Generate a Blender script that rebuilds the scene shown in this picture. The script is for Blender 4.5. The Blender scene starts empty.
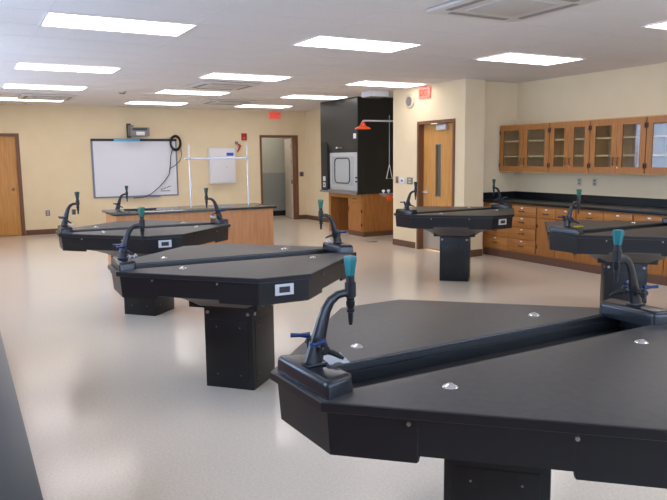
import bpy, bmesh, math, random
from mathutils import Vector, Matrix
random.seed(4)
S = bpy.context.scene
COL = S.collection

# ------------------------------------------------------------------ camera, world, exposure
cam_d = bpy.data.cameras.new('camera'); cam = bpy.data.objects.new('camera', cam_d); COL.objects.link(cam)
yaw, pitch, roll = .5029, .1358, -.0108
f = Vector((math.sin(yaw)*math.cos(pitch), math.cos(yaw)*math.cos(pitch), -math.sin(pitch)))
r0 = Vector((math.cos(yaw), -math.sin(yaw), 0)); u0 = r0.cross(f)
r = math.cos(roll)*r0 + math.sin(roll)*u0; u = -math.sin(roll)*r0 + math.cos(roll)*u0
M = Matrix(((r.x, u.x, -f.x, 0), (r.y, u.y, -f.y, 0), (r.z, u.z, -f.z, 1.6), (0, 0, 0, 1)))
cam.matrix_world = M
cam_d.sensor_width = 36; cam_d.lens = 676.47/667*36; cam_d.clip_start = .02; cam_d.clip_end = 100
S.camera = cam
S.view_settings.view_transform = 'Standard'; S.view_settings.look = 'None'
S.view_settings.gamma = 1; S.view_settings.use_curve_mapping = False
S.view_settings.exposure = -0.07
LAMP = 5.9          # radiance of the fluorescent diffusers
SKY = 11.5
W = bpy.data.worlds.new('sky'); S.world = W; W.use_nodes = True
W.node_tree.nodes['Background'].inputs[0].default_value = (.54, .66, 1.0, 1)
W.node_tree.nodes['Background'].inputs[1].default_value = SKY

def portal(name, loc, rot, sx, sy):
    d = bpy.data.lights.new(name, 'AREA'); d.shape = 'RECTANGLE'; d.size = sx; d.size_y = sy
    d.cycles.is_portal = True
    o = bpy.data.objects.new(name, d); o.location = loc; o.rotation_euler = rot; COL.objects.link(o)

# ------------------------------------------------------------------ materials
def srgb(c):
    return tuple(((v/255)/12.92 if v/255 <= .04045 else ((v/255+.055)/1.055)**2.4) for v in c) + (1,)
def mat(name, col, rough=.5, metal=0, spec=.5, emit=None, es=0, coat=0):
    m = bpy.data.materials.new(name); m.use_nodes = True
    b = m.node_tree.nodes['Principled BSDF']
    b.inputs['Base Color'].default_value = srgb(col); b.inputs['Roughness'].default_value = rough
    b.inputs['Metallic'].default_value = metal; b.inputs['Specular IOR Level'].default_value = spec
    b.inputs['Coat Weight'].default_value = coat
    if emit: b.inputs['Emission Color'].default_value = srgb(emit); b.inputs['Emission Strength'].default_value = es
    return m
def noisy(m, c1, c2, scale=(1, 1, 1), nscale=5, detail=4, lo=.35, hi=.65, bump=0, rough=None):
    nt = m.node_tree; n = nt.nodes; l = nt.links; b = n['Principled BSDF']
    tc = n.new('ShaderNodeTexCoord'); mp = n.new('ShaderNodeMapping'); mp.inputs['Scale'].default_value = scale
    no = n.new('ShaderNodeTexNoise'); no.inputs['Scale'].default_value = nscale; no.inputs['Detail'].default_value = detail
    cr = n.new('ShaderNodeValToRGB'); cr.color_ramp.elements[0].position = lo; cr.color_ramp.elements[1].position = hi
    cr.color_ramp.elements[0].color = srgb(c1); cr.color_ramp.elements[1].color = srgb(c2)
    l.new(tc.outputs['Object'], mp.inputs[0]); l.new(mp.outputs[0], no.inputs[0]); l.new(no.outputs[0], cr.inputs[0])
    l.new(cr.outputs[0], b.inputs['Base Color'])
    if bump:
        bp = n.new('ShaderNodeBump'); bp.inputs['Strength'].default_value = bump; bp.inputs['Distance'].default_value = .002
        l.new(no.outputs[0], bp.inputs['Height']); l.new(bp.outputs[0], b.inputs['Normal'])
    return m
def glassmat(name, tint=(240, 244, 242), refl=1.0):
    m = bpy.data.materials.new(name); m.use_nodes = True; nt = m.node_tree; n = nt.nodes; n.clear()
    o = n.new('ShaderNodeOutputMaterial'); mx = n.new('ShaderNodeMixShader'); t = n.new('ShaderNodeBsdfTransparent')
    g = n.new('ShaderNodeBsdfGlossy'); g.inputs['Roughness'].default_value = .02
    lw = n.new('ShaderNodeLayerWeight'); lw.inputs[0].default_value = .5
    pw = n.new('ShaderNodeMath'); pw.operation = 'POWER'; pw.inputs[1].default_value = 4.5
    fr = n.new('ShaderNodeMath'); fr.operation = 'MULTIPLY_ADD'; fr.inputs[1].default_value = .85; fr.inputs[2].default_value = .045
    nt.links.new(lw.outputs['Facing'], pw.inputs[0]); nt.links.new(pw.outputs[0], fr.inputs[0])
    t.inputs[0].default_value = srgb(tint)
    nt.links.new(fr.outputs[0], mx.inputs[0]); nt.links.new(t.outputs[0], mx.inputs[1]); nt.links.new(g.outputs[0], mx.inputs[2])
    nt.links.new(mx.outputs[0], o.inputs[0]); return m

WALL = noisy(mat('cream_paint', (236, 217, 180), .75, spec=.2), (236, 217, 180), (239, 221, 186), nscale=2.5)
CORR = mat('corridor_paint', (196, 196, 180), .7); CORR2 = mat('corridor_wainscot', (160, 166, 160), .6)
CEIL = noisy(mat('ceiling_tile', (226, 220, 216), .95, spec=.1), (222, 216, 212), (231, 225, 221), nscale=90, detail=2, bump=.2)
TBAR = mat('ceiling_bar', (222, 216, 212), .8)
FLOOR = noisy(mat('floor_tile', (226, 214, 197), .17, spec=.5), (219, 206, 188), (233, 222, 206), nscale=70, detail=6, lo=.3, hi=.7)
BASEB = mat('brown_rubber', (106, 73, 55), .5)
FRAME = mat('brown_metal_frame', (120, 80, 54), .45)
BLACKB = mat('black_rubber', (26, 26, 26), .6)
def wood(name, c1, c2, sc=(14, 14, 1.1), rough=.38):
    return noisy(mat(name, c1, rough, spec=.4), c1, c2, scale=sc, nscale=3.2, detail=5, lo=.3, hi=.72, bump=.1)
OAK = wood('oak_cabinet', (160, 102, 48), (186, 126, 66))
OAKH = wood('oak_horizontal', (164, 106, 48), (190, 130, 68), (14, 1.1, 14))
OAKD = wood('oak_door', (196, 138, 70), (218, 164, 96), (10, 10, .7))
OAKP = wood('oak_bench_panel', (186, 128, 82), (204, 148, 100), (8, 8, .8))
OAKIN = wood('oak_interior', (214, 170, 116), (224, 184, 132))
TOP = noisy(mat('table_resin', (62, 60, 58), .40, spec=.5), (58, 56, 54), (66, 64, 62), nscale=30)
APRON = mat('table_apron_plastic', (20, 22, 26), .36, spec=.4)
GLOSSB = mat('glossy_black_plastic', (26, 30, 36), .22, spec=.5)
TRGH = mat('trough_plastic', (22, 24, 27), .35)
EPOXY = mat('black_epoxy', (18, 22, 24), .28, spec=.35)
BENCHT = mat('bench_epoxy', (52, 56, 54), .15, spec=.6)
FAUC = mat('faucet_black', (26, 28, 33), .28, spec=.5)
TEAL = mat('teal_knob', (24, 112, 116), .4); DKGRN = mat('dark_green_knob', (22, 62, 52), .4); GREEN = mat('green_knob', (30, 104, 82), .4)
BLUE = mat('blue_lever', (18, 46, 92), .25)
CHROME = mat('chrome', (215, 215, 218), .15, metal=1)
STEEL = mat('brushed_steel', (170, 170, 172), .35, metal=1)
ALU = mat('aluminium', (210, 212, 216), .4, metal=.3)
WHITE = mat('white_plastic', (232, 232, 236), .4); WPAPER = mat('white_paper', (236, 240, 246), .7)
YELL = mat('yellow_paper', (226, 226, 60), .7)
WBOARD = mat('whiteboard_surface', (226, 228, 236), .25, spec=.5); WBF = mat('whiteboard_frame', (120, 128, 150), .4)
DARKP = mat('dark_plastic', (44, 44, 48), .4); GREYP = mat('grey_plastic', (120, 118, 118), .45)
ROD = mat('polished_rod', (222, 226, 240), .25, metal=.2)
CYAN = mat('cyan_film', (96, 196, 240), .3); NAVY = mat('blue_print', (30, 80, 190), .5)
REDP = mat('red_plastic', (170, 34, 30), .4); ORANGE = mat('orange_enamel', (240, 84, 20), .3)
EXITR = mat('exit_red', (255, 60, 40), .5, emit=(255, 60, 40), es=.5)
EXITP = mat('exit_plate', (236, 140, 122), .4, emit=(255, 100, 84), es=.25)
HOOD = mat('hood_panel', (46, 48, 48), .33, spec=.45); HOODS = mat('hood_side', (26, 28, 27), .45)
SASH = mat('sash_panel', (188, 190, 190), .3); SASH2 = mat('sash_window', (176, 182, 182), .2)
WTOP = mat('hood_worktop', (128, 128, 126), .35)
LAMPM = mat('lamp_diffuser', (255, 255, 255), .6, emit=(255, 249, 248), es=LAMP)
GLASS = glassmat('clear_glass'); CABGLASS = glassmat('cabinet_glass', (244, 246, 244))
HINGE = mat('dark_hinge', (40, 30, 24), .4)
TAN = mat('beige_board', (205, 190, 165), .6)
HAIRL = mat('cable_black', (24, 24, 26), .5)

# ------------------------------------------------------------------ mesh helpers
class MB:
    def __init__(s): s.bm = bmesh.new()
    def box(s, x0, x1, y0, y1, z0, z1, bev=0):
        g = bmesh.ops.create_cube(s.bm, size=1)['verts']
        for v in g:
            v.co = Vector(((x0+x1)/2 + v.co.x*(x1-x0), (y0+y1)/2 + v.co.y*(y1-y0), (z0+z1)/2 + v.co.z*(z1-z0)))
        if bev:
            es = list({e for v in g for e in v.link_edges})
            bmesh.ops.bevel(s.bm, geom=es, offset=bev, segments=2, affect='EDGES', profile=.6)
        return s
    def prism(s, pts, z0, z1, inset=0, bev=0, taper=1.0):
        c = sum((Vector((p[0], p[1])) for p in pts), Vector((0, 0)))/len(pts)
        lo = [s.bm.verts.new((c.x+(p[0]-c.x)*taper, c.y+(p[1]-c.y)*taper, z0)) for p in pts]
        hi = [s.bm.verts.new((p[0], p[1], z1)) for p in pts]
        n = len(pts); fs = []
        fs.append(s.bm.faces.new(hi)); fs.append(s.bm.faces.new(lo[::-1]))
        for i in range(n): fs.append(s.bm.faces.new((lo[i], lo[(i+1) % n], hi[(i+1) % n], hi[i])))
        if bev:
            ed = list(fs[0].edges)
            if inset: ed += [e for i in range(n) for e in lo[i].link_edges if hi[i] in e.verts]
            bmesh.ops.bevel(s.bm, geom=ed, offset=bev, segments=3, affect='EDGES', profile=.6)
        return s
    def rings(s, rings, cap=True, closed=True):
        rr = [[s.bm.verts.new(p) for p in R] for R in rings]; n = len(rr[0])
        for a, b in zip(rr, rr[1:]):
            for i in range(n if closed else n-1): s.bm.faces.new((a[i], a[(i+1) % n], b[(i+1) % n], b[i]))
        if cap: s.bm.faces.new(rr[0][::-1]); s.bm.faces.new(rr[-1])
        return s
    def lathe(s, prof, cx=0, cy=0, n=20):   # prof: (radius, z)
        return s.rings([[(cx+max(q, 1e-4)*math.cos(2*math.pi*i/n), cy+max(q, 1e-4)*math.sin(2*math.pi*i/n), z) for i in range(n)] for q, z in prof])
    def tube(s, pts, rad, n=10, flat=1.0):
        pts = [Vector(p) for p in pts]; rads = rad if isinstance(rad, (list, tuple)) else [rad]*len(pts)
        rr = []; prev = None
        for i, p in enumerate(pts):
            t = (pts[min(i+1, len(pts)-1)]-pts[max(i-1, 0)]).normalized()
            a = prev if prev is not None else (Vector((0, 1, 0)) if abs(t.y) < .9 else Vector((1, 0, 0)))
            a = (a - t*a.dot(t)).normalized(); b = t.cross(a); prev = a
            q = rads[i]
            rr.append([p + a*math.cos(2*math.pi*k/n)*q*flat + b*math.sin(2*math.pi*k/n)*q for k in range(n)])
        return s.rings(rr)
    def build(s, name, m, parent=None, smooth=False, loc=None, rz=None, wn=False):
        bmesh.ops.recalc_face_normals(s.bm, faces=s.bm.faces)
        me = bpy.data.meshes.new(name); s.bm.to_mesh(me); s.bm.free()
        me.materials.append(m)
        if smooth:
            for p in me.polygons: p.use_smooth = True
            try: me.set_sharp_from_angle(angle=math.radians(38))
            except Exception: pass
        o = bpy.data.objects.new(name, me); COL.objects.link(o)
        if parent: o.parent = parent
        if loc: o.location = loc
        if rz is not None: o.rotation_euler.z = rz
        return o
def box(name, m, x0, x1, y0, y1, z0, z1, parent=None, bev=0):
    return MB().box(x0, x1, y0, y1, z0, z1, bev).build(name, m, parent, smooth=bool(bev))
def empty(name, loc=(0, 0, 0), rz=0, parent=None):
    o = bpy.data.objects.new(name, None); COL.objects.link(o); o.location = loc; o.rotation_euler.z = rz
    o.empty_display_size = .1
    if parent: o.parent = parent
    return o
def tag(o, label=None, cat=None, group=None, kind=None):
    if label: o['label'] = label
    if cat: o['category'] = cat
    if group: o['group'] = group
    if kind: o['kind'] = kind
    return o
def struct(o): o['kind'] = 'structure'; return o
def copy_tree(o, parent=None):
    c = o.copy(); COL.objects.link(c)
    if parent: c.parent = parent
    for ch in list(o.children): copy_tree(ch, c)
    return c
def text_mesh(txt, size, m, parent, mw, name='lettering', ext=.002):
    cu = bpy.data.curves.new(name, 'FONT'); cu.body = txt; cu.size = size; cu.extrude = ext; cu.align_x = 'CENTER'; cu.align_y = 'CENTER'
    cu.offset = size*.02
    t = bpy.data.objects.new(name+'_curve', cu); COL.objects.link(t)
    bpy.context.view_layer.update()
    me = bpy.data.meshes.new_from_object(t.evaluated_get(bpy.context.evaluated_depsgraph_get()))
    bpy.data.objects.remove(t); bpy.data.curves.remove(cu)
    me.materials.clear(); me.materials.append(m)
    o = bpy.data.objects.new(name, me); COL.objects.link(o); o.parent = parent; o.matrix_local = mw
    return o

# ------------------------------------------------------------------ the room
H = 2.78; XL = -.62; XR = 8.165; YN = -1.6; YF = 16.0; XD = 6.94; XA = 8.0
struct(box('floor', FLOOR, XL-.2, 10.2, YN-.2, 17.7, -.1, 0))
struct(box('ceiling', CEIL, XL-.2, 10.2, YN-.2, 17.7, H, H+.1))
# suspended grid bars
tb = MB()
px0, py0, PX, PY = .73, 5.99, 1.22, .63
k = -2
x = px0 - PX
while x < XR:
    tb.box(x-.008, x+.008, YN, YF, H-.0015, H-.0001); x += PX
y = py0 - PY*12
while y < YF:
    x1 = XR if y < 8.5 else XD if y < 10.3 else XA
    tb.box(XL, x1, y-.008, y+.008, H-.0018, H-.0002); y += PY
struct(tb.build('trim_1', TBAR))
def wall_with_holes(name, axis, c0, c1, a0, a1, holes, m=WALL, z1=H):
    """axis 'x': wall runs along x at y c0..c1 ; holes (a0,a1,z0,z1)"""
    mb = MB()
    cuts = sorted(holes); cur = a0
    def b(p, q, zz0, zz1):
        if q-p < 1e-4 or zz1-zz0 < 1e-4: return
        if axis == 'x': mb.box(p, q, c0, c1, zz0, zz1)
        else: mb.box(c0, c1, p, q, zz0, zz1)
    for h in cuts:
        b(cur, h[0], 0, z1); b(h[0], h[1], 0, h[2]); b(h[0], h[1], h[3], z1); cur = h[1]
    b(cur, a1, 0, z1)
    return struct(mb.build(name, m))
WL = [(1.0, 3.2), (4.0, 6.2), (7.0, 9.2), (9.9, 12.5)]
WN = [(.3, 2.7), (2.9, 5.3), (5.5, 7.9)]
wall_with_holes('wall_left', 'y', XL-.2, XL, YN-.2, YF+.2, [(a, b, 1.05, 2.45) for a, b in WL])
wall_with_holes('wall_near', 'x', YN-.2, YN, XL, XR+.2, [(a, b, 1.05, 2.45) for a, b in WN])
wall_with_holes('wall_right', 'y', XR, XR+.2, YN, 8.5, [])
D1 = (.14, 1.14); D2 = (6.74, 7.72)
wall_with_holes('wall_far', 'x', YF, YF+.15, XL, 9.8, [(D1[0], D1[1], 0, 2.16), (D2[0], D2[1], 0, 2.16)])
struct(box('wall_jog', WALL, XD+.18, XR+.2, 8.5, 8.62, 0, H))
D3 = (8.575, 9.575)
wall_with_holes('wall_door_side', 'y', XD, XD+.18, 8.34, 10.33, [(D3[0], D3[1], 0, 2.19)])
struct(box('wall_alcove_front', WALL, XD+.18, XA+.2, 10.2, 10.33, 0, H))
struct(box('wall_alcove', WALL, XA, XA+.2, 10.33, YF, 0, H))
struct(box('wall_column', WALL, XD+.18, 7.33, 8.34, 8.5, 0, H))
# corridor beyond the far door
struct(box('wall_corridor_upper', CORR, -.6, 9.8, 17.4, 17.5, 1.2, H))
struct(box('wall_corridor_lower', CORR2, -.6, 9.8, 17.38, 17.5, 0, 1.2))
struct(box('wall_corridor_left', CORR, -.7, -.6, YF+.15, 17.5, 0, H))
struct(box('wall_corridor_right', CORR, 9.8, 9.9, YF, 17.5, 0, H))
struct(box('baseboard_corridor', BLACKB, -.6, 9.8, 17.365, 17.38, 0, .14))
# windows
def window(n, axis, a, b, c, z0=1.05, z1=2.45):
    w = struct(empty('window_%d' % n, (0, 0, 0)))
    fr = MB(); m = .05
    def bx(mb, p, q, zz0, zz1, d0=.06, d1=.14):
        if axis == 'y': mb.box(c-d1, c-d0, p, q, zz0, zz1)
        else: mb.box(p, q, c-d1, c-d0, zz0, zz1)
    bx(fr, a, a+m, z0, z1); bx(fr, b-m, b, z0, z1); bx(fr, a+m, b-m, z0, z0+m); bx(fr, a+m, b-m, z1-m, z1)
    mid = (a+b)/2; bx(fr, mid-.025, mid+.025, z0+m, z1-m)
    fr.build('window_frame', FRAME, w)
    for p, q in ((a+m, mid-.025), (mid+.025, b-m)):
        g = MB(); bx(g, p, q, z0+m, z1-m, .098, .102); g.build('pane', GLASS, w)
    sl = MB()
    if axis == 'y': sl.box(c-.06, c+.03, a+.001, b-.001, z0-.0, z0+.02)
    else: sl.box(a+.001, b-.001, c-.06, c+.03, z0, z0+.02)
    sl.build('window_sill', WTOP, w)
n = 1
for a, b in WL:
    window(n, 'y', a, b, XL); n += 1
    portal('daylight_portal', (XL-.22, (a+b)/2, 1.75), (0, -math.pi/2, 0), 1.4, b-a)
for a, b in WN:
    window(n, 'x', a, b, YN); n += 1
    portal('daylight_portal', ((a+b)/2, YN-.22, 1.75), (math.pi/2, 0, 0), b-a, 1.4)
# baseboards
def bb(name, *a): struct(box(name, BASEB, *a))
bb('baseboard_far_left', XL, D1[0]-.055, YF-.012, YF, 0, .11)
bb('baseboard_far_middle', D1[1]+.055, D2[0]-.055, YF-.012, YF, 0, .11)
bb('baseboard_far_right', D2[1]+.055, XA-.012, YF-.012, YF, 0, .11)
bb('baseboard_alcove', XA-.012, XA, 13.2, YF, 0, .11)
bb('baseboard_door_side', XD-.012, XD, D3[1]+.055, 10.33, 0, .11)
bb('baseboard_door_near', XD-.012, XD, 8.328, D3[0]-.055, 0, .11)
bb('baseboard_jog', XD, 7.33, 8.328, 8.34, 0, .11)
bb('baseboard_left', XL, XL+.012, 6.2, YF-.012, 0, .11)
bb('baseboard_near', XL+.012, XR, YN, YN+.012, 0, .11)
bb('baseboard_right', XR-.012, XR, YN+.012, 3.9, 0, .11)

# ------------------------------------------------------------------ doors
def lever(parent, loc, rz):
    m = MB()
    h = empty_free = m
    h.box(-.03, .03, -.008, 0, -.03, .03, .006)
    h.tube([(0, -.005, 0), (0, -.055, 0)], .011)
    h.tube([(0, -.055, 0), (.03, -.06, 0), (.13, -.058, -.004)], [.015, .014, .011])
    return h.build('handle', ALU, parent, True, loc, rz)
# door 1, far wall left
d = struct(empty('door_1'))
fm = MB(); x0, x1 = D1; y0 = YF-.02
fm.box(x0-.05, x0+.02, y0, YF+.15, 0, 2.18); fm.box(x1-.02, x1+.05, y0, YF+.15, 0, 2.18); fm.box(x0+.02, x1-.02, y0, YF+.15, 2.12, 2.18)
fm.build('door_frame', FRAME, d)
lf = box('door_leaf', OAKD, x0+.022, x1-.022, YF+.03, YF+.075, .012, 2.118, d)
lever(lf, (x1-.13, YF+.03, 1.0), math.pi)
# door 2, far wall, open into the corridor
d = struct(empty('door_2')); x0, x1 = D2
fm = MB()
fm.box(x0-.03, x0+.02, y0, YF+.15, 0, 2.18); fm.box(x1-.03, x1+.05, y0, YF+.15, 0, 2.18); fm.box(x0+.02, x1-.03, y0, YF+.15, 2.12, 2.18)
fm.build('door_frame', FRAME, d)
lf = MB().box(-.045, 0, 0, .92, .012, 2.11).build('door_leaf', TAN, d, loc=(x1-.02, YF+.152, 0), rz=math.radians(-14))
MB().box(-.005, .02, -.03, .0, .93, 1.03).build('latch', HINGE, lf, loc=(-.045, .0, 0))
for z in (.3, 1.1, 1.5, 1.9): MB().lathe([(.009, z-.05), (.009, z+.05)], -.05, -.008, 8).build('hinge', STEEL, lf, True)
# door 3, beside the cabinets wall, closed leaf with narrow window
d = struct(empty('door_3')); ya, yb = D3
fm = MB()
fm.box(XD-.02, XD+.18, ya-.0, ya+.045, 0, 2.19); fm.box(XD-.02, XD+.18, yb-.045, yb, 0, 2.19); fm.box(XD-.02, XD+.18, ya+.045, yb-.045, 2.14, 2.19)
fm.build('door_frame', FRAME, d)
ly0, ly1 = ya+.047, yb-.047; wy0, wy1, wz0, wz1 = 9.06, 9.18, .94, 1.79
lx0, lx1 = XD+.09, XD+.135
lm = MB()
lm.box(lx0, lx1, ly0, wy0, .012, 2.138); lm.box(lx0, lx1, wy1, ly1, .012, 2.138)
lm.box(lx0, lx1, wy0, wy1, .012, wz0); lm.box(lx0, lx1, wy0, wy1, wz1, 2.138)
lf = lm.build('door_leaf', OAKD, d)
wf = MB()
wf.box(lx0-.006, lx0, wy0-.012, wy0+.006, wz0-.012, wz1+.012); wf.box(lx0-.006, lx0, wy1-.006, wy1+.012, wz0-.012, wz1+.012)
wf.box(lx0-.006, lx0, wy0+.006, wy1-.006, wz0-.012, wz0+.006); wf.box(lx0-.006, lx0, wy0+.006, wy1-.006, wz1-.006, wz1+.012)
wf.build('window_trim', GREYP, lf)
box('pane', mat('door_wired_glass', (98, 98, 84), .15), lx0+.018, lx0+.026, wy0, wy1, wz0, wz1, lf)
box('kick_plate', mat('kick_plate_steel', (190, 184, 176), .35, metal=.5), lx0-.002, lx0, ly0+.03, ly1-.03, .04, .42, lf)
lever(lf, (lx0, ly1-.07, 1.0), -math.pi/2)
cl = MB().box(lx0-.06, lx0-.001, 8.86, 9.12, 2.03, 2.12, .008).build('door_closer', ALU, lf, True)
MB().tube([(lx0-.03, 9.0, 2.125), (lx0-.14, 9.14, 2.13), (lx0-.05, 8.88, 2.135)], .009, 6).build('closer_arm', STEEL, cl, True)

# ------------------------------------------------------------------ ceiling lights
def make_light():
    t = empty('ceiling_light')
    L_, D_ = 1.21, .605
    fr = MB(); e = .016
    fr.box(-e, 0, -e, D_+e, -.008, 0); fr.box(L_, L_+e, -e, D_+e, -.008, 0); fr.box(0, L_, -e, 0, -.008, 0); fr.box(0, L_, D_, D_+e, -.008, 0)
    fr.build('light_frame', TBAR, t)
    box('diffuser', LAMPM, .012, L_-.012, .02, D_-.02, -.006, -.001, t)
    return t
lights = [
 (.73, 5.99, 'large ceiling light at the top left of the photo, nearest of the leftmost row'),
 (3.17, 5.99, 'ceiling light at top centre of the photo, above and left of the near air conditioner'),
 (5.66, 6.02, 'ceiling light at upper right, in front of the glass-doored wall cabinets'),
 (.73, 9.16, 'ceiling light at the left, second from front in the leftmost row'),
 (3.17, 9.16, 'ceiling light right before the middle ceiling air conditioner, above the long bench'),
 (5.61, 9.16, 'ceiling light above the closed oak door, left of its exit sign'),
 (.73, 11.72, 'ceiling light at the left, third from front in the leftmost row'),
 (3.17, 11.72, 'ceiling light just behind the middle ceiling air conditioner'),
 (5.61, 11.72, 'ceiling light beside the top of the black fume hood'),
 (.73, 14.24, 'ceiling light above the far left oak door, last in the leftmost row'),
 (3.17, 14.24, 'ceiling light above the whiteboard projector, last of its row'),
 (5.61, 14.24, 'ceiling light nearest the exit sign over the open doorway'),
 (5.66, 3.68, 'ceiling light cut off by the right edge of the photo'),
 (.73, 3.0, 'unseen ceiling light added for illumination, overhead just outside the picture, left row'),  # this and the next two are unseen, added to light the room
 (3.17, 0.6, 'unseen ceiling light added for illumination, behind the viewer, middle row'),
 (5.66, .6, 'unseen ceiling light added for illumination, behind the viewer, right row'),
]
proto = make_light()
for i, (x, y, lab) in enumerate(lights):
    o = proto if i == 0 else copy_tree(proto)
    o.location = (x, y, H-.005); tag(o, lab, 'ceiling light', 'recessed fluorescent ceiling lights')
o = copy_tree(proto); o.location = (6.4, 16.5, H-.001); tag(o, 'unseen ceiling light added to light the corridor beyond the open doorway', 'ceiling light', 'recessed fluorescent ceiling lights')  # out of view, added to light the corridor

# ------------------------------------------------------------------ ceiling air conditioners, detector
SLOT = mat('air_slot_shadow', (146, 138, 132), .6)
def make_ac():
    t = empty('air_conditioner')
    MB().box(-.47, .47, -.47, .47, -.028, 0, .012).build('panel', mat('ac_panel', (206, 200, 194), .5), t, True)
    MB().box(-.25, .25, -.25, .25, -.036, -.026, .004).build('intake_grille', mat('ac_grille', (192, 186, 180), .5), t, True)
    for q in range(4):
        s_ = MB().box(-.3, .3, -.405, -.35, -.033, -.027).build('air_slot', SLOT, t)
        s_.rotation_euler.z = q*math.pi/2
    return t
ac = make_ac()
for i, (x, y, lab) in enumerate([(3.87, 4.12, 'square ceiling air conditioner cut by the top edge of the photo'),
        (3.83, 10.62, 'square ceiling air conditioner in the middle of the room, above the bench'),
        (1.55, 13.75, 'small distant ceiling air conditioner at the far left'),
        (5.0, 13.6, 'small distant ceiling air conditioner left of the exit sign over the doorway')]):
    o = ac if i == 0 else copy_tree(ac)
    o.location = (x, y, H-.004); tag(o, lab, 'air conditioner', 'ceiling cassette air conditioners')
t = tag(empty('smoke_detector', (2.59, 12.24, H)), 'round white smoke detector on the ceiling above the whiteboard', 'smoke detector')
MB().lathe([(.07, -.03), (.075, -.005), (.075, 0)]).build('base', TAN, t, True)
MB().lathe([(.04, -.05), (.055, -.045), (.06, -.0301)]).build('sensor_head', GREYP, t, True)
t = tag(empty('ceiling_diffuser', (6.74, 10.62, H)), 'white box-shaped ceiling unit beside the top of the fume hood', 'air vent')
MB().box(-.19, .19, -.17, .17, -.10, 0, .01).build('housing', WHITE, t, True)
MB().box(-.17, .17, -.15, .15, -.108, -.099).build('grille', GREYP, t)

# ------------------------------------------------------------------ the sink tables
A, Cc = .86, .168
OCT = [(-A, -Cc), (-Cc, -A), (Cc, -A), (A, -Cc), (A, Cc), (Cc, A), (-Cc, A), (-A, Cc)]
def sc(pts, k): return [(x*k, y*k) for x, y in pts]
def lvl(k, z, n=None): return [(x*k, y*k, z) for x, y in OCT]
def make_faucet(parent, side):
    """side -1: left end, nozzle towards +x"""
    d = -side
    fz = .956
    F = empty_loc = None
    bm = MB()
    # tapered swept arm
    pts = [(-.004, 0, 0.004), (.004, 0, .03), (.02, 0, .09), (.033, 0, .135), (.046, 0, .17), (.064, 0, .197), (.09, 0, .213), (.125, 0, .218)]
    rad = [.030, .028, .0225, .019, .0165, .0145, .0125, .0115]
    RR = []
    for i_, p in enumerate(pts):
        a_, b_ = pts[max(i_-1, 0)], pts[min(i_+1, len(pts)-1)]
        tx, tz = b_[0]-a_[0], b_[2]-a_[2]; ln = math.hypot(tx, tz); nx, nz = tz/ln, -tx/ln
        h_ = rad[i_]; w_ = max(h_*.62, .0095); c_ = .45
        RR.append([((p[0]+nx*qa*h_)*d, qb*w_, max(p[2]+nz*qa*h_, .001)) for qa, qb in ((1, c_), (c_, 1), (-c_, 1), (-1, c_), (-1, -c_), (-c_, -1), (c_, -1), (1, -c_))])
    bm.rings(RR)
    bm.box(-.034, .034, -.024, .024, 0, .007, .003)
    arm = bm.build('faucet', FAUC, parent, True, (side*.795, 0, fz))
    X = .137*d
    vb = MB().lathe([(.0055, .110), (.0075, .122), (.009, .15), (.013, .152), (.013, .162), (.010, .164), (.0145, .175), (.0145, .188), (.012, .19), (.014, .2), (.0185, .202), (.0185, .248), (.014, .252), (.014, .272)], X, 0, 16)
    vb.build('nozzle', FAUC, arm, True)
    kb = MB(); n = 30; R = []
    for q, z in ((.013, .270), (.015, .276), (.0175, .300), (.0215, .322), (.0205, .332), (.010, .335)):
        R.append([(X+q*(1+.11*math.cos(i*6*2*math.pi/n))*math.cos(2*math.pi*i/n), q*(1+.11*math.cos(i*6*2*math.pi/n))*math.sin(2*math.pi*i/n), z) for i in range(n)])
    kb.rings(R).build('knob', TEAL, arm, True)
    # gas cocks on the arm, hose barbs and levers
    for s in (-1, 1):
        v = MB()
        v.tube([(.012*d, .01*s, .06), (.012*d, .06*s, .06)], .011, 10)
        v.lathe([(.0125, .042), (.0125, .074), (.009, .078)], .012*d, .044*s, 10)
        v.tube([(.012*d, .044*s, .055), (.032*d, .064*s, .048), (.046*d, .076*s, .040), (.058*d, .086*s, .032)], [.010, .009, .0075, .005], 8)
        va = v.build('gas_cock', FAUC, arm, True)
        lv = MB().tube([(.012*d, .044*s, .083), (-.018*d, .058*s, .084), (-.045*d, .07*s, .085)], [.011, .0065, .0075], 8)
        lv.build('lever', BLUE, va, True)
    return arm
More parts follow.
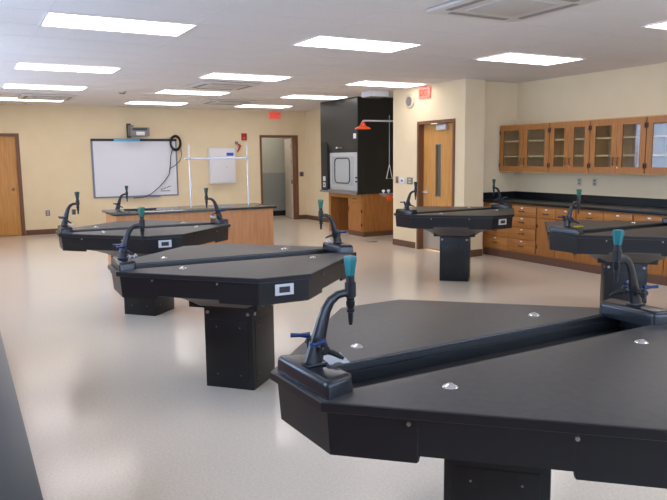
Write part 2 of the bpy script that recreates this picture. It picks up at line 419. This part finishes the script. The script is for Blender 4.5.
def make_table():
    t = empty('lab_table')
    w = .118
    top = MB()
    for s in (1, -1):
        pts = [(A, w), (A, Cc), (Cc, A), (-Cc, A), (-A, Cc), (-A, w)]
        pts = [(x, y*s) for x, y in pts]
        if s == -1: pts = pts[::-1]
        top.prism(pts, .868, .9, bev=.006)
    top.box(-A+.01, -A+.06, -w-.001, w+.001, .868, .8985); top.box(A-.06, A-.01, -w-.001, w+.001, .868, .8985)
    top.build('tabletop', TOP, t, True)
    tr = MB()   # U-shaped channel with a ledge on both walls
    sec = [(-w, .892), (-w+.014, .892), (-w+.016, .874), (-w+.03, .872), (-w+.034, .835), (w-.034, .835), (w-.03, .872), (w-.016, .874), (w-.014, .892), (w, .892), (w, .82), (-w, .82)]
    tr.rings([[(x, y, z) for y, z in sec] for x in (-A+.05, A-.05)])
    tr.build('trough', TRGH, t)
    # apron shell: lip, then slightly tapered skirt with a shallower middle on each long side
    ap = MB()
    ap.rings([lvl(.985, .868), lvl(1.008, .872), lvl(1.008, .897), lvl(1.001, .8995), lvl(.99, .8995), lvl(.985, .868)], cap=False)
    n = 8; up = []; lo = []; loi = []; upi = []
    for i in range(8):
        a = Vector(OCT[i]); b = Vector(OCT[(i+1) % 8]); long = (b-a).length > .5
        fr = (0, .27, .275, .72, .725) if long else (0,)
        for q in fr:
            p = a.lerp(b, q); z = .752 if (long and .272 < q < .722) else .73
            up.append((p.x*.982, p.y*.982, .872)); lo.append((p.x*.970, p.y*.970, z))
            upi.append((p.x*.962, p.y*.962, .872)); loi.append((p.x*.95, p.y*.95, z))
    ap.rings([upi, loi, lo, up, upi], cap=False)
    ap.build('apron', APRON, t)
    # dished underbody narrowing to the pedestal
    ub = MB()
    prof = [(.93, .80), (.93, .742), (.86, .737), (.74, .722), (.62, .700), (.50, .665), (.42, .632), (.36, .600), (.34, .598)]
    ub.rings([lvl(q, z) for q, z in prof])
    ub.build('underbody', mat('underbody_floor_bounce', (104, 99, 94), .5), t, True)  # lighter than the apron: light bounced off the floor put into the colour
    bk = MB().box(-.26, .26, -.26, .26, .585, .79, .006).build('support_block', APRON, t, True, rz=math.pi/4)
    # pedestal turned to the long sides
    pd = MB(); pd.box(-.185, .185, -.185, .185, .0, .584, .004)
    p = pd.build('pedestal', APRON, t, True, rz=math.pi/4)
    for q in range(4):
        ang = q*math.pi/2
        pn = MB().box(-.15, .15, -.189, -.1845, .05, .49, .002).build('access_panel', APRON, p, True); pn.rotation_euler.z = ang
        for sx in (-.155, .155):
            b_ = MB().tube([(sx, -.184, .54), (sx, -.195, .54)], .012, 10).build('bolt', STEEL, p, True); b_.rotation_euler.z = ang
        for sx in (-.09, .09):
            for z in (.44, .10): MB().tube([(sx, -.188, z), (sx, -.1915, z)], .0045, 8).build('screw', GREYP, pn, True)
    # service blocks at the ends of the trough
    for q in (-1, 1):
        pts = [(.732, -.135), (.845, -.168), (.845, .168), (.732, .135)]
        pts = [(x*q, y*q) for x, y in pts]
        MB().prism(pts, .89, .955, inset=1, bev=.02, taper=1.03).build('service_block', GLOSSB, t, True)
    make_faucet(t, -1); make_faucet(t, 1)
    for sx in (-1, 1):
        for sy in (-1, 1):
            q = MB().lathe([(.026, 0), (.024, .003), (.016, .007), (.006, .012)], 0, 0, 16)
            q.build('rod_socket', CHROME, t, True, (sx*.465, sy*.265, .8995))
    # outlet boxes on the two short sides
    for ang in (0, math.pi):
        ob = MB(); ob.box(-.06, .06, -.848, -.832, .782, .85)
        o = ob.build('outlet_box', ALU, t); o.rotation_euler.z = ang
        MB().box(-.034, .034, -.852, -.846, .798, .834).build('socket', DARKP, o)
    # small studs along the skirts
    for q in range(4):
        for fr in (.25, .72):
            a = Vector(OCT[0]); b = Vector(OCT[1]); p_ = a.lerp(b, fr)*.98; nn = Vector((-1, -1, 0)).normalized()
            v = Vector((p_.x, p_.y, .852))
            o = MB().tube([v, v+nn*.012], .0065, 8).build('stud', STEEL, t, True); o.rotation_euler.z = q*math.pi/2
    return t
T1 = make_table()
T2, T3, T4, T5 = [copy_tree(T1) for _ in range(4)]
def set_knobs(t, ml, mr, dx=0):
    fs = [c for c in t.children if c.name.startswith('faucet')]
    for o in fs:
        left = o.location.x < 0
        if not left and dx: o.location.x += dx
        for k in o.children:
            if k.name.startswith('knob'):
                k.material_slots[0].link = 'OBJECT'; k.material_slots[0].material = ml if left else mr
for t, x, y, rz, kl, kr, dx, lab in (
    (T1, 1.73, 1.86, .03, TEAL, TEAL, 0, 'large black octagonal lab table nearest the camera, with teal-knobbed faucets'),
    (T2, 1.70, 4.50, -.035, GREEN, GREEN, 0, 'black octagonal lab table in the middle, behind the nearest one, full pedestal showing'),
    (T3, 1.68, 7.12, -.035, DKGRN, DKGRN, 0, 'black octagonal lab table at the left, farthest of that row, before the wooden bench'),
    (T4, 5.635, 6.93, .03, DKGRN, DKGRN, 0, 'black octagonal lab table standing before the closed oak door'),
    (T5, 5.60, 4.33, .0, GREEN, GREEN, 0, 'black octagonal lab table at the right edge, before the base cabinets, yellow tags on it')):
    t.location = (x, y, 0); t.rotation_euler.z = rz; set_knobs(t, kl, kr, dx)
    tag(t, lab, 'lab table', 'octagonal black lab tables')

# paper tags on the service blocks
def paper(x, y, z, rz, m, lab, s=1.0, crumple=.006, cat='tag'):
    mb = MB(); n = 6; g = [[None]*(n+1) for _ in range(n+1)]
    rnd = random.Random(int(x*100+y*10))
    for i in range(n+1):
        for j in range(n+1):
            g[i][j] = mb.bm.verts.new(((i/n-.5)*.085*s, (j/n-.5)*.055*s, .004+abs(rnd.gauss(0, crumple))))
    for i in range(n):
        for j in range(n): mb.bm.faces.new((g[i][j], g[i+1][j], g[i+1][j+1], g[i][j+1]))
    bmesh.ops.solidify(mb.bm, geom=mb.bm.faces[:], thickness=.001)
    o = mb.build('paper_tag', m, None, True, (x, y, z), rz); return tag(o, lab, cat, 'paper tags on the lab tables')
paper(1.73-.72, 1.86-.025, .957, 1.35, WPAPER, 'white paper tag at the foot of the nearest left faucet', 1.25)
paper(1.70-.725, 4.50+.02, .957, 1.5, WPAPER, 'crumpled white tag by the left faucet of the middle table', .95, .012)
paper(1.70+.725, 4.50-.02, .957, 1.6, WPAPER, 'white tag by the right faucet of the middle table', .8, .010)
paper(1.68-.725, 7.12+.02, .957, 1.5, WPAPER, 'white tag by the left faucet of the farthest left table', .9, .008)
paper(1.68+.725, 7.12-.02, .957, 1.5, WPAPER, 'white tag by the right faucet of the farthest left table', .9, .012)
paper(5.60-.79, 4.33-.118, .957, .1, YELL, 'yellow tag by the left faucet of the right edge table', 1.0, .009)
paper(5.60+.725, 4.33+.0, .957, 1.6, YELL, 'yellow tag by the right faucet at the photo right edge', 1.1, .015)

# ------------------------------------------------------------------ demonstration bench
t = tag(empty('demonstration_bench', (0, 0, 0)), 'long oak-panelled demonstration bench with dark grey top before the whiteboard', 'bench')
box('bench_top', BENCHT, 1.745, 4.09, 9.17, 9.98, .868, .9, t, .003)
box('cabinet_body', OAKP, 1.79, 4.05, 9.21, 9.94, .1, .868, t)
box('kick_base', BASEB, 1.81, 4.03, 9.23, 9.92, 0, .1, t)
# bench gooseneck faucet: reuse the table faucet as a thing of its own
src = [c for c in T4.children if c.name.startswith('faucet') and c.location.x < 0][0]
bf = copy_tree(src); bf.parent = None; bf.location = (1.93, 9.80, .903); bf.name = 'bench_faucet'
tag(bf, 'black gooseneck faucet on the left end of the wooden bench', 'faucet')
hs = MB().tube([(1.99, 9.66, .9105), (2.08, 9.60, .9105), (2.3, 9.58, .9105), (2.42, 9.60, .9105)], .01, 8).build('rubber_hose', FAUC, None, True)
tag(hs, 'dark rubber hose lying on the left end of the bench', 'hose')
t = tag(empty('rod_frame', (0, 0, 0)), 'thin aluminium rod frame with crossbar standing on the bench', 'rod stand')
for x in (2.93, 3.82):
    rd = MB(); rd.lathe([(.009, .9), (.009, 1.80), (.006, 1.81)], x, 9.6, 10); rd.build('upright_rod', ROD, t, True)
    MB().lathe([(.02, .9), (.02, .91), (.011, .914)], x, 9.6, 12).build('rod_base', STEEL, t, True)
    MB().box(x-.015, x+.015, 9.58, 9.615, 1.59, 1.62, .003).build('clamp', STEEL, t, True)
MB().tube([(2.86, 9.6, 1.605), (3.86, 9.6, 1.605)], .011, 10).build('crossbar', ROD, t, True)

# ------------------------------------------------------------------ far wall fittings
YW = YF
t = tag(empty('whiteboard', (0, 0, 0)), 'white interactive board on the far wall, grey-framed', 'whiteboard')
x0, x1, z0, z1 = 2.64, 4.58, .745, 2.07
MB().box(x0, x1, YW-.03, YW, z0, z1, .004).build('board_frame', WBF, t, True)
box('board_surface', WBOARD, x0+.04, x1-.035, YW-.034, YW-.0301, z0+.03, z1-.045, t)
box('top_rail', DARKP, x0, x1, YW-.045, YW-.0302, z1-.05, z1+.005, t)
box('film_strip', CYAN, x0+.5, x0+1.08, YW-.048, YW-.0452, z1-.045, z1+.0, t)
box('pen_tray', WBF, x0+.55, x1-.45, YW-.09, YW-.03, z0-.015, z0+.01, t)
mk = MB()
for i in range(7):
    mk.box(x1-.42+i*.035, x1-.40+i*.035, YW-.036, YW-.0341, z0+.14+.012*i, z0+.165+.012*i)
mk.box(x1-.42, x1-.2, YW-.036, YW-.0341, z0+.11, z0+.125)
mk.build('printed_marks', DARKP, t)
t = tag(empty('wall_projector', (0, 0, 0)), 'grey short-throw projector mounted above the whiteboard', 'projector')
MB().box(3.44, 3.54, YW-.03, YW, 2.10, 2.42, .005).build('wall_plate', DARKP, t, True)
MB().box(3.46, 3.52, YW-.38, YW-.03, 2.31, 2.37, .005).build('mount_arm', GREYP, t, True)
pj = MB().box(3.43, 3.86, YW-.46, YW-.14, 2.12, 2.32, .03).build('projector_body', GREYP, t, True)
MB().box(3.55, 3.74, YW-.475, YW-.455, 2.14, 2.22, .008).build('lens_window', ALU, pj, True)
box('vent_slots', DARKP, 3.47, 3.8, YW-.464, YW-.459, 2.25, 2.30, pj)
# coil of cable hanging on the board corner
mb = MB(); 
for k_ in range(4):
    R = .125+.012*k_
    pts = [(4.54+R*.82*math.cos(a), YW-.078-.012*(k_ % 2), 1.98+R*1.12*math.sin(a)) for a in [i*math.pi/12 for i in range(25)]]
    mb.tube(pts, .013, 6)
co = tag(mb.build('cable_coil', HAIRL, None, True), 'coil of black cable hung on the whiteboard corner with a trailing end', 'cable')
pts = [(4.66, 1.83), (4.68, 1.7), (4.62, 1.55), (4.5, 1.45), (4.38, 1.38), (4.36, 1.25), (4.25, 1.1), (4.1, .95), (3.9, .80), (3.72, .735), (3.5, .72)]
cv = MB().tube([(x, YW-.078-(.03 if z < .9 else 0), z) for x, z in pts], .009, 6).build('cable_end', HAIRL, co, True)
pts = [(4.47, 1.86), (4.42, 1.7), (4.4, 1.5), (4.37, 1.3)]
MB().tube([(x, YW-.078, z) for x, z in pts], .009, 6).build('cable_end', HAIRL, co, True)
t = tag(empty('wall_cabinet', (0, 0, 0)), 'white metal wall cabinet with a blue label on the far wall', 'cabinet')
MB().box(5.34, 6.0, YW-.16, YW, 1.0, 1.86, .02).build('housing', WHITE, t, True)
dr = MB().box(5.37, 5.97, YW-.175, YW-.1595, 1.03, 1.83, .008).build('cabinet_door', WHITE, t, True)
lb = box('label_plate', NAVY, 5.76, 5.94, YW-.1775, YW-.1752, 1.67, 1.745, dr)
MB().tube([(5.76, YW-.175, 1.4), (5.76, YW-.19, 1.4)], .012, 8).build('lock', STEEL, dr, True)
t = tag(empty('fire_alarm', (0, 0, 0)), 'red fire alarm strobe on the far wall left of the doorway', 'fire alarm')
MB().box(6.22, 6.35, YW-.05, YW, 2.05, 2.22, .008).build('housing', REDP, t, True)
MB().box(6.25, 6.32, YW-.058, YW-.0495, 2.08, 2.12, .002).build('strobe_lens', mat('strobe', (200, 120, 110), .2), t, True)
t = tag(empty('wall_sensor', (0, 0, 0)), 'small grey sensor with dangling dark plug on far wall above the white cabinet', 'sensor')
MB().lathe([(.035, 0), (.035, .05), (.02, .06)], 0, 0, 12).build('housing', GREYP, t, True).matrix_local = Matrix.Translation((6.08, YW, 1.99)) @ Matrix.Rotation(math.pi/2, 4, 'X')
MB().tube([(6.1, YW-.03, 1.97), (6.17, YW-.045, 1.92), (6.14, YW-.04, 1.83), (6.10, YW-.02, 1.76)], [.012, .03, .02, .012], 8).build('plug', REDP, t, True)
def plate(name, lab, cat, x, z, w=.075, h=.12, m=GREYP, mm=DARKP, axis='y', c=YW, part='socket', grp=None):
    t = tag(empty(name, (0, 0, 0)), lab, cat, grp)
    if axis == 'y':
        MB().box(x-w/2, x+w/2, c-.008, c, z-h/2, z+h/2, .003).build('cover_plate', m, t, True)
        for s in (-1, 1): box(part, mm, x-w*.22, x+w*.22, c-.0115, c-.0081, z+s*h*.2-h*.12, z+s*h*.2+h*.12, t)
    else:
        MB().box(c-.008, c, x-w/2, x+w/2, z-h/2, z+h/2, .003).build('cover_plate', m, t, True)
        for s in (-1, 1): box(part, mm, c-.0115, c-.0081, x-w*.22, x+w*.22, z+s*h*.2-h*.12, z+s*h*.2+h*.12, t)
    return t
plate('wall_outlet', 'grey power outlet low on the far wall, nearer the left door', 'outlet', 1.66, .46, .09, .12, GREYP, TAN, grp='far wall outlets')
plate('wall_outlet', 'grey power outlet low on the far wall, nearer the whiteboard', 'outlet', 2.20, .46, .09, .12, GREYP, DARKP, grp='far wall outlets')
plate('light_switch', 'grey light switch plate right of the open doorway', 'light switch', 7.87, 1.18, .12, .12, GREYP, DARKP, part='rocker')
# exit signs
def exit_sign(name_lab, loc, rz):
    t = tag(empty('exit_sign', loc, rz), name_lab, 'exit sign')
    MB().box(-.16, .16, -.03, 0, -.175, 0, .006).build('plate', EXITP, t, True)
    o = text_mesh('EXIT', .145, EXITR, t, Matrix.Translation((0, -.0325, -.09)) @ Matrix.Rotation(math.pi/2, 4, 'X') @ Matrix.Scale(.78, 4, (1, 0, 0)))
    MB().box(-.04, .04, -.03, 0, 0, .02).build('canopy', EXITP, t)
exit_sign('red exit sign at the ceiling over the open far doorway', (7.13, YW-.001, H-.025), 0)
exit_sign('red exit sign over the closed oak door', (XD-.001, 9.37, H-.04), math.pi/2*-1)
# wall D fittings
t = tag(empty('wall_speaker', (XD, 9.80, 2.55)), 'round white speaker on the wall left of the exit sign over the oak door', 'speaker')
m_ = MB().lathe([(.125, 0), (.125, .02), (.105, .032)], 0, 0, 28).build('housing', TAN, t, True); m_.rotation_euler.y = -math.pi/2
m_ = MB().lathe([(.08, .03), (.078, .036), (.01, .037)], 0, 0, 28).build('speaker_grille', GREYP, t, True); m_.rotation_euler.y = -math.pi/2
t = tag(empty('thermostat', (0, 0, 0)), 'white thermostat on the wall left of the closed oak door', 'thermostat')
MB().box(XD-.03, XD, 9.94, 10.08, 1.13, 1.23, .006).build('housing', WHITE, t, True)
MB().box(XD-.033, XD-.0295, 9.98, 10.04, 1.16, 1.2, .001).build('display', GREYP, t, True)
plate('light_switch', 'grey light switch plate between thermostat and closed oak door', 'light switch', 9.80, 1.18, .17, .12, GREYP, TAN, 'x', XD, 'rocker')
plate('light_switch', 'small red-brown switch plate at the left end of the wall, left of the thermostat', 'light switch', 10.2, 1.19, .08, .12, mat('plate_mauve', (150, 110, 110), .5), GREYP, 'x', XD, 'rocker')

# ------------------------------------------------------------------ fume hood
t = tag(empty('fume_hood', (0, 0, 0)), 'tall black fume hood with pale sash in the alcove', 'fume hood')
HX, hy0, hy1 = 6.93, 11.56, 13.12
box('upper_panel', HOOD, HX, XA-.005, hy0+.03, hy1, 1.93, H-.006, t)
box('side_panel', HOODS, HX, XA-.005, hy0, hy0+.03, .868, H-.006, t)
fa = MB()   # sloped fascia leading back to the sash
fa.rings([[(HX+.002, hy0+.03, 1.93), (HX+.002, hy1-.28, 1.93), (HX+.4, hy1-.28, 1.93), (HX+.4, hy0+.03, 1.93)],
          [(HX+.07, hy0+.03, 1.70), (HX+.07, hy1-.28, 1.70), (HX+.4, hy1-.28, 1.70), (HX+.4, hy0+.03, 1.70)]])
fa.build('fascia', HOOD, t)
po = box('airfoil_post', HOODS, HX, HX+.5, hy1-.28, hy1, .905, 1.93, t)
for z in (1.15, 1.02):
    o = MB().box(HX-.008, HX, hy1-.2, hy1-.1, z-.05, z+.05, .002).build('outlet_plate', WHITE, po, True)
    box('socket', DARKP, HX-.011, HX-.008, hy1-.17, hy1-.13, z-.025, z+.025, o) if z < 1.1 else None
box('back_panel', GREYP, XA-.06, XA-.005, hy0+.03, hy1, .905, 1.95, t)
sh = MB().box(HX+.05, HX+.075, hy0+.03, hy1-.31, .93, 1.70, .004).build('sash', SASH, t, True)
box('sash_window', SASH2, HX+.047, HX+.05, hy0+.24, hy1-.40, 1.03, 1.62, sh)
# rounded outline
cx_, cz_ = (hy0+.24+hy1-.44)/2+.03, 1.33
hw, hh, rr_ = .31, .255, .1
pts = []
for qx, qz, a0 in ((1, 1, 0), (-1, 1, 90), (-1, -1, 180), (1, -1, 270)):
    for a in range(0, 91, 18):
        pts.append((HX+.044, cx_+qx*(hw-rr_)+rr_*math.cos(math.radians(a0+a)), cz_+qz*(hh-rr_)+rr_*math.sin(math.radians(a0+a))))
pts.append(pts[0])
MB().tube(pts, .012, 6).build('sash_gasket', HOODS, sh, True)
box('sash_sill', STEEL, HX+.0, HX+.12, hy0+.03, hy1-.30, .905, .929, t)
MB().box(HX-.01, HX, hy0+.06, hy0+.16, 1.97, 2.07, .003).build('switch_plate', WHITE, t, True)
for k_ in range(3):
    MB().tube([(HX-.0+.035, 12.28+k_*.09, 1.80), (HX-.02+.03, 12.28+k_*.09, 1.80)], [.02, .014], 8).build('control_knob', WHITE if k_ == 2 else GREYP, t, True)
for z in (1.12, 1.2): MB().tube([(HX-.0, hy0+.05, z), (HX-.03, hy0+.05, z)], .016, 8).build('valve_knob', BLACKB, t, True)
t = tag(empty('hood_base_cabinet', (0, 0, 0)), 'oak base cabinet with knee space under the fume hood', 'cabinet')
box('worktop', WTOP, HX-.03, XA-.003, hy0+.031, hy1+.02, .865, .903, t)
cx0 = 7.09
cb = MB()
cb.box(cx0, XA-.003, 11.62, 12.22, .1, .865); cb.box(cx0, XA-.003, 13.0, 13.08, .0, .865)
cb.box(cx0, cx0+.03, 12.22, 13.0, .76, .865); cb.box(XA-.06, XA-.003, 12.22, 13.0, .1, .865)
cb.build('cabinet_body', OAK, t)
box('kick_base', BASEB, cx0+.002, XA-.003, 11.622, 12.22, 0, .1, t)
dw = box('drawer', OAKH, cx0-.02, cx0-.001, 11.66, 12.2, .68, .84, t)
MB().tube([(cx0-.02, 11.87, .76), (cx0-.045, 11.88, .76), (cx0-.045, 11.99, .76), (cx0-.02, 12.0, .76)], .006, 8).build('handle', HINGE, dw, True)
dd = box('cabinet_door', OAK, cx0-.02, cx0-.001, 11.66, 12.2, .12, .66, t)
for z in (.52, .24): MB().tube([(cx0-.024, 11.655, z-.03), (cx0-.024, 11.655, z+.03)], .014, 8).build('hinge', HINGE, dd, True)
MB().tube([(cx0-.02, 12.15, .5), (cx0-.04, 12.15, .51), (cx0-.04, 12.15, .59), (cx0-.02, 12.15, .6)], .006, 8).build('handle', HINGE, dd, True)
# emergency shower
t = tag(empty('emergency_shower', (0, 0, 0)), 'safety shower with orange head hanging before the black hood side', 'shower')
sy = 10.62
MB().tube([(XA-.002, sy, 2.26), (6.51, sy, 2.255), (6.48, sy, 2.25), (6.475, sy, 2.225)], .016, 10).build('pipe', ALU, t, True)
MB().lathe([(.03, 2.235), (.035, 2.20), (.05, 2.19), (.055, 2.165), (.10, 2.145), (.145, 2.118), (.148, 2.105), (.13, 2.108), (.02, 2.15)], 6.475, sy, 28).build('shower_head', ORANGE, t, True)
MB().tube([(7.05, sy-.0, 2.36), (7.05, sy, 2.2), (7.05, sy, 1.46)], .006, 8).build('pull_rod', STEEL, t, True)
MB().tube([(7.05, sy, 1.46), (6.985, sy, 1.2), (7.115, sy, 1.2), (7.05, sy, 1.46)], .007, 6).build('pull_handle', ALU, t, True)
MB().tube([(7.16, sy, 2.25), (7.16, sy, .03)], .018, 10).build('standpipe', ALU, t, True)
MB().lathe([(.07, 0), (.07, .012), (.03, .03)], 7.16, sy, 16).build('floor_flange', ALU, t, True)
MB().lathe([(.02, .86), (.06, .87), (.12, .90), (.135, .93), (.125, .93), (.05, .885), (.02, .88)], 6.98, sy, 24).build('eyewash_bowl', STEEL, t, True)
MB().tube([(6.98, sy, .87), (7.05, sy, .85), (7.16, sy, .85)], .014, 8).build('eyewash_pipe', ALU, t, True)
for dx in (-.06, .05):
    MB().lathe([(.012, .88), (.012, .95), (.03, .955), (.032, .985), (.02, .995)], 6.98+dx, sy, 14).build('eyewash_head', WHITE, t, True)
MB().box(6.90, 7.02, sy-.145, sy-.137, .80, .90, .002).build('push_flag', ORANGE, t, True)
# floor drain
t = tag(MB().lathe([(.11, .0), (.11, .004), (.09, .006), (.02, .004)], 6.83, 10.9, 24).build('floor_drain', STEEL, None, True), 'round metal floor drain beneath the orange shower head', 'drain')

# ------------------------------------------------------------------ right-hand base cabinets
FX = 7.49; BX = XR-.003
def pull(parent, x, y, z, w=.1):
    MB().tube([(x, y-w/2, z), (x-.022, y-w/2+.008, z-.004), (x-.026, y, z-.006), (x-.022, y+w/2-.008, z-.004), (x, y+w/2, z)], .006, 8).build('handle', HINGE, parent, True)
def holder(parent, x, y, z):
    MB().box(x-.003, x, y-.022, y+.022, z-.009, z+.009, .001).build('label_holder', WPAPER, parent, True)
def base_unit(y0, y1, kind, lab):
    t = tag(empty('base_cabinet', (0, 0, 0)), lab, 'cabinet', 'oak base cabinets along the right wall')
    box('cabinet_body', OAK, FX, BX, y0+.001, y1-.001, .11, .858, t)
    box('kick_base', BASEB, FX-.004, BX, y0+.001, y1-.001, 0, .11, t)
    fx0, fx1 = FX-.02, FX-.0005; ym = (y0+y1)/2
    cols = [(y0+.012, ym-.004), (ym+.004, y1-.012)]
    if kind == 'drawers':
        for a, b in cols:
            for z0, z1 in ((.135, .325), (.335, .505), (.515, .675), (.685, .835)):
                d = MB().box(fx0, fx1, a, b, z0, z1, .003).build('drawer', OAKH, t, True); pull(d, fx0, (a+b)/2, (z0+z1)/2)
                holder(d, fx0, (a+b)/2, z1-.028)
    else:
        for i, (a, b) in enumerate(cols):
            d = MB().box(fx0, fx1, a, b, .685, .835, .003).build('drawer', OAKH, t, True); pull(d, fx0, (a+b)/2, .75); holder(d, fx0, (a+b)/2, .81)
            d = MB().box(fx0, fx1, a, b, .135, .675, .003).build('cabinet_door', OAK, t, True)
            yh = b-.05 if i == 0 else a+.05
            MB().tube([(fx0, yh, .5), (fx0-.024, yh, .508), (fx0-.024, yh, .592), (fx0, yh, .6)], .006, 8).build('handle', HINGE, d, True)
            yg = a+.010 if i == 0 else b-.010
            for z in (.25, .56): MB().tube([(fx0-.002, yg, z-.028), (fx0-.002, yg, z+.028)], .009, 8).build('hinge', HINGE, d, True)
BU = [(7.32, 8.495, 'drawers', 'oak drawer cabinet in the corner, two stacks of four drawers'),
      (6.58, 7.32, 'doors', 'narrow oak base cabinet next to the drawer cabinet'),
      (5.67, 6.58, 'doors', 'oak base cabinet behind the right table, third from the corner'),
      (4.76, 5.67, 'doors', 'oak base cabinet at the right edge of the photo'),
      (3.9, 4.76, 'doors', 'oak base cabinet beyond the right edge, last of the run')]
for b in BU: base_unit(*b)
t = tag(empty('countertop', (0, 0, 0)), 'black epoxy countertop with backsplash along the right wall', 'countertop')
MB().box(FX-.045, BX, 3.88, 8.495, .86, .9, .004).build('slab', EPOXY, t, True)
box('backsplash', EPOXY, BX-.02, BX, 3.88, 8.475, .9, 1.01, t); box('end_splash', EPOXY, FX-.04, BX, 8.476, 8.495, .9, 1.01, t)

# ------------------------------------------------------------------ glass-doored wall cabinets
UX = 7.81; uz0, uz1 = 1.335, 2.09
SHELFM = mat('shelf_edge', (226, 196, 150), .5)
def wall_unit(y0, y1, lab):
    t = tag(empty('glass_cabinet', (0, 0, 0)), lab, 'cabinet', 'glass-doored oak wall cabinets')
    m = MB(); e = .018; a, b = y0+.001, y1-.001
    m.box(UX, BX, a, a+e, uz0, uz1); m.box(UX, BX, b-e, b, uz0, uz1)
    m.box(UX, BX, a+e, b-e, uz0, uz0+.03); m.box(UX, BX, a+e, b-e, uz1-.03, uz1); m.box(BX-.01, BX, a+e, b-e, uz0+.03, uz1-.03)
    m.build('cabinet_body', OAKIN, t)
    for z in (1.575, 1.815): box('shelf', SHELFM, UX+.006, BX-.011, a+e, b-e, z, z+.022, t)
    ym = (y0+y1)/2
    for i, (p, q) in enumerate(((a+.006, ym-.002), (ym+.002, b-.006))):
        s = .085; dx0, dx1 = UX-.021, UX-.001; zz0, zz1 = uz0+.012, uz1-.012
        d = MB(); d.box(dx0, dx1, p, p+s, zz0, zz1); d.box(dx0, dx1, q-s, q, zz0, zz1); d.box(dx0, dx1, p+s, q-s, zz0, zz0+.085); d.box(dx0, dx1, p+s, q-s, zz1-.085, zz1)
        dr = d.build('cabinet_door', OAK, t)
        box('pane', CABGLASS, dx0+.008, dx0+.012, p+s, q-s, zz0+.085, zz1-.085, dr)
        yh = q-.035 if i == 0 else p+.035
        MB().tube([(dx0, yh, 1.46), (dx0-.024, yh, 1.468), (dx0-.024, yh, 1.552), (dx0, yh, 1.56)], .006, 8).build('handle', HINGE, dr, True)
        yg = p+.011 if i == 0 else q-.011
        for z in (1.45, 1.97): MB().tube([(dx0-.003, yg, z-.032), (dx0-.003, yg, z+.032)], .010, 8).build('hinge', HINGE, dr, True)
        if i == 0: MB().tube([(dx0, q-.03, 1.42), (dx0-.012, q-.03, 1.42)], .012, 10).build('lock', CHROME, dr, True)
UU = [(7.42, 8.49, 'glass-doored oak wall cabinet in the corner, widest and farthest'),
      (6.67, 7.42, 'narrow glass-doored oak wall cabinet second from the corner'),
      (5.78, 6.67, 'glass-doored oak wall cabinet third from the corner, pale reflection in its pane'),
      (4.89, 5.78, 'glass-doored oak wall cabinet at the right edge of the photo')]
for q in UU: wall_unit(*q)
for y, lab in ((7.15, 'pale wall outlet under the wall cabinets, nearer the corner'), (6.87, 'pale wall outlet under the wall cabinets, nearer the camera')):
    plate('wall_outlet', lab, 'outlet', y, 1.2, .075, .115, TAN, GREYP, 'x', XR, 'socket', 'counter outlets')

# ------------------------------------------------------------------ worktop under the left windows, at the photographer's hand
t = tag(empty('window_counter', (0, 0, 0)), 'dark countertop at the lower left edge of the photo, under the windows', 'countertop')
MB().box(XL+.003, .106, -.9, 6.15, .86, .9, .004).build('slab', EPOXY, t, True)
box('cabinet_body', OAK, XL+.003, .05, -.88, 6.13, .1, .859, t); box('kick_base', BASEB, XL+.003, .045, -.86, 6.11, 0, .1, t)
